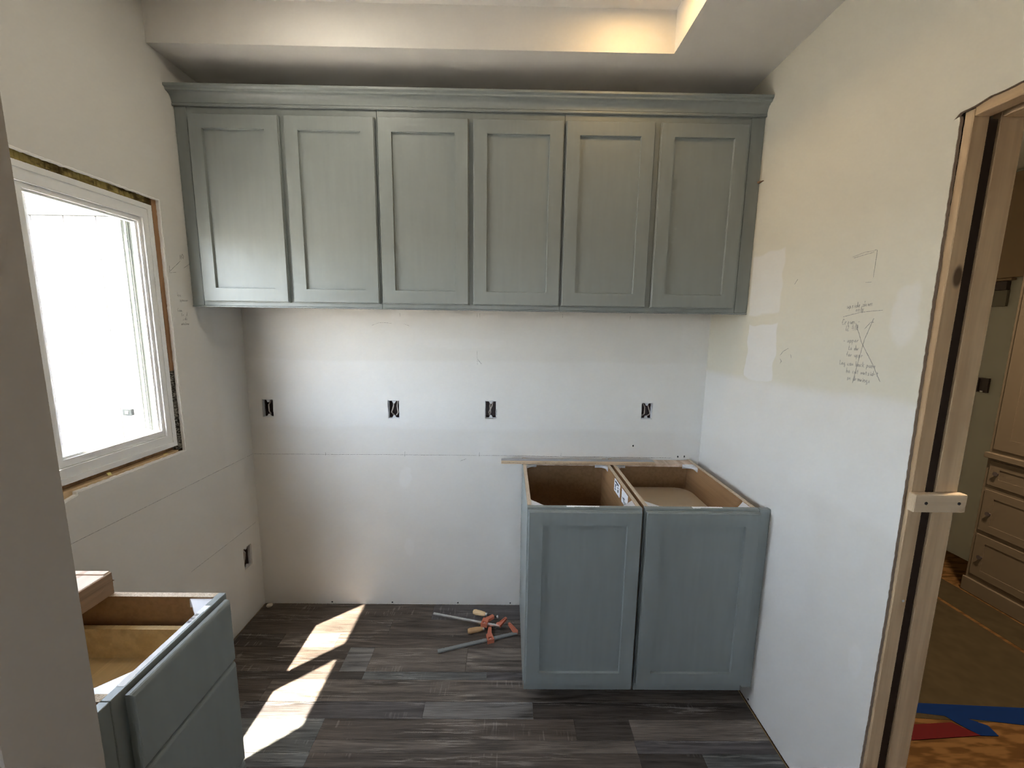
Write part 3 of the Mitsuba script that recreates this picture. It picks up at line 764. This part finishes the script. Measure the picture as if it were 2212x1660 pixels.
def clamp(lab, A, B, z, tip, slide, arm, ha, hb, pad, bar_m, han_m, zh, bw_):
    t = thing('bar_clamp', lab, 'clamp', 'bar clamps on the floor')
    A, B = np.array(A), np.array(B); d = (B - A) / np.linalg.norm(B - A); nrm = np.array([-d[1], d[0]])
    def seg(p, q, w0, w1, h0, h1, ex=0.0):
        p, q = np.array(p), np.array(q); dd = (q - p) / np.linalg.norm(q - p); n = np.array([-dd[1], dd[0]]); p = p - dd * ex; q = q + dd * ex
        return hullm([(*(p + s * n * w0), h) for s in (-1, 1) for h in (h0, h1)] + [(*(q + s * n * w1), h) for s in (-1, 1) for h in (h0, h1)])
    bar = seg(A, B, bw_, bw_, z, z + .007, .004)
    obj('bar', tm(bar), bar_m, t)
    # fixed jaw: two-pronged channel tapering to the tip
    J = seg(B - d * .004, B + nrm * .012, .0125, .012, z - .002, z + .013) + seg(B + nrm * .005, tip, .0115, .006, z - .001, z + .012)
    J = J - seg(B + nrm * .016, np.array(tip) - (np.array(tip) - B) * .15, .004, .002, z + .008, z + .03)
    obj('jaw', tm(J), 'm_clamp_red', t)
    S = A + d * np.dot(np.array(slide) - A, d)
    head = (seg(S - nrm * .021, S + nrm * .022, .017, .015, z - .003, z + .018)) - seg(S - d * .03, S + d * .03, .0102, .0102, z - .001, z + .0085) - seg(S - nrm * .015, S - nrm * .001, .010, .010, z + .010, z + .03)
    arm_ = seg(S + nrm * .015, arm, .011, .0085, z, z + .017)
    obj('sliding_jaw', tm(head + arm_), 'm_clamp_red', t)
    obj('spring_clip', tm(seg(S - nrm * .010, S - nrm * .004, .005, .005, z + .009, z + .0125)), 'm_steel', t)
    ha, hb, pad = (np.array([*q, zh]) for q in (ha, hb, pad))
    u = (hb - ha) / np.linalg.norm(hb - ha)
    L = np.linalg.norm(hb - ha)
    obj('handle', tube([ha - u * .0, ha + u * .002, ha + u * .012, ha + u * L * .5, ha + u * L * .85, hb], [.006, .0105, .0135, .0130, .0115, .0095], 16), han_m, t, smooth=40)
    obj('ferrule', tube([hb, hb + u * .008], .0085, 14), 'm_steel', t, smooth=40)
    obj('screw', tube([hb + u * .006, pad - u * .004], .0042, 10), 'm_black', t, smooth=40)
    obj('swivel_pad', tube([pad - u * .006, pad, pad + u * .003], [.0085, .0085, .006], 14), 'm_steel', t, smooth=40)
    return t


def ext2(p, q, r):   # pad beyond arm
    return tuple(np.array(p) + (np.array(q) - np.array(p)) * r)


clamp('orange bar clamp with bright chrome bar and pale handle, lying across the other clamp', (-.403, -.111), (-.052, -.196), .026, (-.014, -.143), (-.126, -.181), (-.082, -.134), (-.194, -.100), (-.125, -.120), (-.058, -.140), 'm_steel', 'm_handle_light', .036, .0062)
clamp('orange bar clamp with dull grey bar and brown handle, nearest the camera', (-.340, -.334), (.038, -.217), .004, (.001, -.154), (-.095, -.258), (-.098, -.190), (-.212, -.215), (-.136, -.195), (-.064, -.178), 'm_steel_dull', 'm_handle_dark', .0138, .0085)

# ------------------------------------------------------------------ doorway on the right: pocket frame
t = thing('door_frame', 'rough pine pocket door frame standing in the cut doorway of the right wall', 'door frame')
def lean(m, zref=1.477, k=-.0130):      # the jamb leans a little
    v = np.array(m.vertices); v[:, 1] += (v[:, 2] - zref) * .0
    return trimesh.Trimesh(v, m.faces, process=False)
obj('upright', bx(1.0242, 1.062, -1.0785, -1.0595, 0.0, 2.070, .0015), 'm_pine', t, label='near pine upright with a nail')
obj('upright', bx(1.0885, 1.1460, -1.0785, -1.0595, 0.0, 2.070, .0015), 'm_pine', t, label='far pine upright')
obj('header', bx(1.0242, 1.062, -1.88, -1.0795, 2.052, 2.0785, .0015), 'm_pine_y', t)
obj('header', bx(1.0885, 1.1460, -1.88, -1.0795, 2.052, 2.0785, .0015), 'm_pine_y', t)
k = obj('slot_shade_slab', bx(1.0632, 1.0875, -1.0745, -.28, .01, 2.05, .001), 'm_slot_shade')  # slab added to fill the slot with painted shade
tag(k, 'near black slab added as painted shade in the slot between the two pine uprights', 'door')
k = thing('spreader_block', 'short pine block screwed across the two uprights of the pocket door frame', 'wood block')
obj('block', bx(1.0165, 1.151, -1.0985, -1.0795, 1.112, 1.160, .0018), 'm_pine_x', k)
for x in (1.046, 1.131):
    obj('screw', tm(hullm([(x + .0042 * math.cos(a), -1.0987 - .0006 * q, 1.137 + .0042 * math.sin(a)) for a in np.arange(8) * math.pi / 4 for q in (0, 1)])), 'm_black', k)
obj('screw', tm(hullm([(1.052 + .0035 * math.cos(a), -1.079 - .0006 * q, .85 + .0035 * math.sin(a)) for a in np.arange(8) * math.pi / 4 for q in (0, 1)])), 'm_plastic', t)

# far room
obj('floor_far', bx(1.03, 3.4, -4.4, 1.5, -.05, -.004), 'm_osb', kind='structure')
obj('wall_far', bx(3.2, 3.3, -4.4, 1.5, -.05, 2.9), 'm_far_wall', kind='structure')
obj('wall_far_back', bx(1.0, 3.3, 1.3, 1.4, -.05, 2.9), 'm_far_wall', kind='structure')
obj('wall_far_front', bx(XR + .1, 3.3, -4.4, -4.3, -.05, 2.9), 'm_far_wall', kind='structure')
obj('ceiling_far', bx(XR + .141, 3.3, -4.4, 1.5, 2.60, 2.9), 'm_ceiling', kind='structure')
pa = Polygon([(1.17, -.635), (1.6, -.64), (1.93, -.66), (2.56, -.66), (2.56, 1.25), (1.17, 1.25)])
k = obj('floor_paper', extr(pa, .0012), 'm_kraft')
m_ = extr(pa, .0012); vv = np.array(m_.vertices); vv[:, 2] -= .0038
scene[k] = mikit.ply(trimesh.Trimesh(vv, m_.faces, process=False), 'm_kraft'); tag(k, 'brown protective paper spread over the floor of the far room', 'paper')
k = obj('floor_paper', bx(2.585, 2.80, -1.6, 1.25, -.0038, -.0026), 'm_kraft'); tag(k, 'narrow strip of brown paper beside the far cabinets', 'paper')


def flat(poly, z, m, name, lab, c):
    e = extr(poly, .0006); vv = np.array(e.vertices); vv[:, 2] += z
    k = obj(name, trimesh.Trimesh(vv, e.faces, process=False), m); tag(k, lab, c)


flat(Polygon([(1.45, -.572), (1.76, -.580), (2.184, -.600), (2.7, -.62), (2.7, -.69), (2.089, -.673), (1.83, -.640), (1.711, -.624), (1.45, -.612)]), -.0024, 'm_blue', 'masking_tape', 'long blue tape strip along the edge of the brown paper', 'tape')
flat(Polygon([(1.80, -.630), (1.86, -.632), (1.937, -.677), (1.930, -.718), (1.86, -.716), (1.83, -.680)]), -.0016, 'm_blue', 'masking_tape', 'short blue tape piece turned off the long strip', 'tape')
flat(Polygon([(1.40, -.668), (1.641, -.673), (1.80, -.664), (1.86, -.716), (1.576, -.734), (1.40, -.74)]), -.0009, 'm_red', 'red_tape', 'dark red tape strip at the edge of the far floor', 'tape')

t = thing('built_in_cabinet', 'tall built-in wooden cabinet with drawers in the dim far room', 'cabinet')
cy0, cy1 = -1.6, .185
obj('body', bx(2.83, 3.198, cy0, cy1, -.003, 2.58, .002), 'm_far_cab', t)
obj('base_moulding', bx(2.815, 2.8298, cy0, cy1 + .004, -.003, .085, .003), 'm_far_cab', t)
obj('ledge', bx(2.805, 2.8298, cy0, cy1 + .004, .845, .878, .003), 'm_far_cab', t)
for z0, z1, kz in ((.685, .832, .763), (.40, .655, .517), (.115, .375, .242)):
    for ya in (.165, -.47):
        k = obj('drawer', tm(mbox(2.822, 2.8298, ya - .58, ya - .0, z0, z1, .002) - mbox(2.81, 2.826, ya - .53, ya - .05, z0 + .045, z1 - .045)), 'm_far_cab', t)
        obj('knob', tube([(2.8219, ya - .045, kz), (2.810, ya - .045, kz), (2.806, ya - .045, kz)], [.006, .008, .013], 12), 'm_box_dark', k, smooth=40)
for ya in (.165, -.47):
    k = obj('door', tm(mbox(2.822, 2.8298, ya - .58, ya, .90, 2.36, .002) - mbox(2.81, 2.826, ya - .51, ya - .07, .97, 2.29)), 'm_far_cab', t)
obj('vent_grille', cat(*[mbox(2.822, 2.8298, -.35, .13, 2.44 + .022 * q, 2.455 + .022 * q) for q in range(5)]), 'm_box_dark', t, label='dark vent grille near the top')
k = thing('wall_panel', 'tall flat wooden panel on the far wall beside the built-in cabinet', 'panel')
obj('board', bx(3.17, 3.198, .265, 1.25, 1.925, 2.58, .002), 'm_panel', k)
obj('board', bx(3.175, 3.198, .63, 1.25, .12, 1.92, .002), 'm_panel', k)
obj('rail', bx(3.165, 3.198, .50, .625, 1.908, 1.922, .002), 'm_panel', k)
k = thing('electrical_box', 'open outlet box low on the wall of the far room beside the built-in cabinet', 'outlet box')
obj('box', tm(mbox(3.185, 3.1995, .537, .597, 1.174, 1.272) - mbox(3.18, 3.197, .542, .592, 1.18, 1.266)), 'm_box_dark', k)
obj('screw_tab', bx(3.183, 3.187, .56, .575, 1.176, 1.186), 'm_plastic', k)
k = thing('wall_box', 'square dark box high on the wall of the far room above the outlet box', 'wall box')
obj('cover', bx(3.17, 3.1995, .525, .615, 1.85, 1.905, .002), 'm_box_dark', k)
obj('lower_cover', bx(3.18, 3.1995, .522, .612, 1.745, 1.849, .002), prin((.16, .15, .12), .6), k)

# ------------------------------------------------------------------ outside the window
obj('ground_outside', cat(mbox(-14, -1.5, -12, 9, -.5, -.3), mbox(-1.499, 8, -12, -4.45, -.5, -.3)), 'm_ground', kind='structure')
t = thing('outbuilding', 'pale sunlit outbuilding wall of wide vertical boards seen through the window', 'building')
for i in range(14):
    x1 = -2.30 - i * .29
    obj('board', bx(x1 - .278, x1, 1.70, 1.799, -.3, 2.50, .002), 'm_siding', t)
obj('wall_core', bx(-6.5, -2.25, 1.80, 2.4, -.3, 2.62), 'm_siding', t)
obj('eaves_trim', bx(-6.5, -2.25, 1.69, 1.799, 2.50, 2.60, .003), 'm_siding_trim', t)
k = thing('outdoor_socket', 'small grey socket box on the pale outbuilding wall outside the window', 'socket')
obj('box', bx(-3.70, -3.615, 1.672, 1.6995, .678, .738, .003), 'm_grey_box', k)
obj('lid', bx(-3.675, -3.64, 1.668, 1.6718, .69, .725, .002), 'm_siding_trim', k)
# roof over the house so that no daylight falls in from above
obj('roof', bx(-1.52, 3.6, -4.6, 1.7, 2.905, 3.0), 'm_framing', kind='structure')

# ------------------------------------------------------------------ lamps


def wafer(name, lab, x, y, z, r, rad, nseg=28):
    t = thing(name, lab, 'light')
    a = np.arange(nseg) * 2 * math.pi / nseg
    V = np.vstack([np.stack([x + r * np.cos(a), y + r * np.sin(a), a * 0 + z - .0085], 1), [[x, y, z - .0085]]])
    F = np.array([[nseg, (i + 1) % nseg, i] for i in range(nseg)])
    obj('diffuser', (V, F), diff(C((.7, .7, .7))), t, emitter={'type': 'area', 'radiance': C(rad)})
    ringm = trimesh.creation.annulus(r_min=r + .0005, r_max=r + .014, height=.009, sections=nseg); ringm.apply_translation([x, y, z - .0052])
    obj('trim_ring', ringm, 'm_plastic', t)


wafer('ceiling_light', 'round warm ceiling light in the raised tray, out of the frame above', .40, -.62, TZ, .07, CAN_RADIANCE)
wafer('ceiling_light', 'round pale ceiling light in the left half of the raised tray', -.66, -.80, TZ, .07, CAN2_RADIANCE)
wafer('ceiling_light', 'unseen round fill lamp added in the hall behind the camera', -.6, -2.9, 2.59, .09, HALL_FILL_RADIANCE)
wafer('ceiling_light', 'unseen round fill lamp added under the far room ceiling', 2.15, -.75, 2.60, .08, FAR_FILL_RADIANCE)
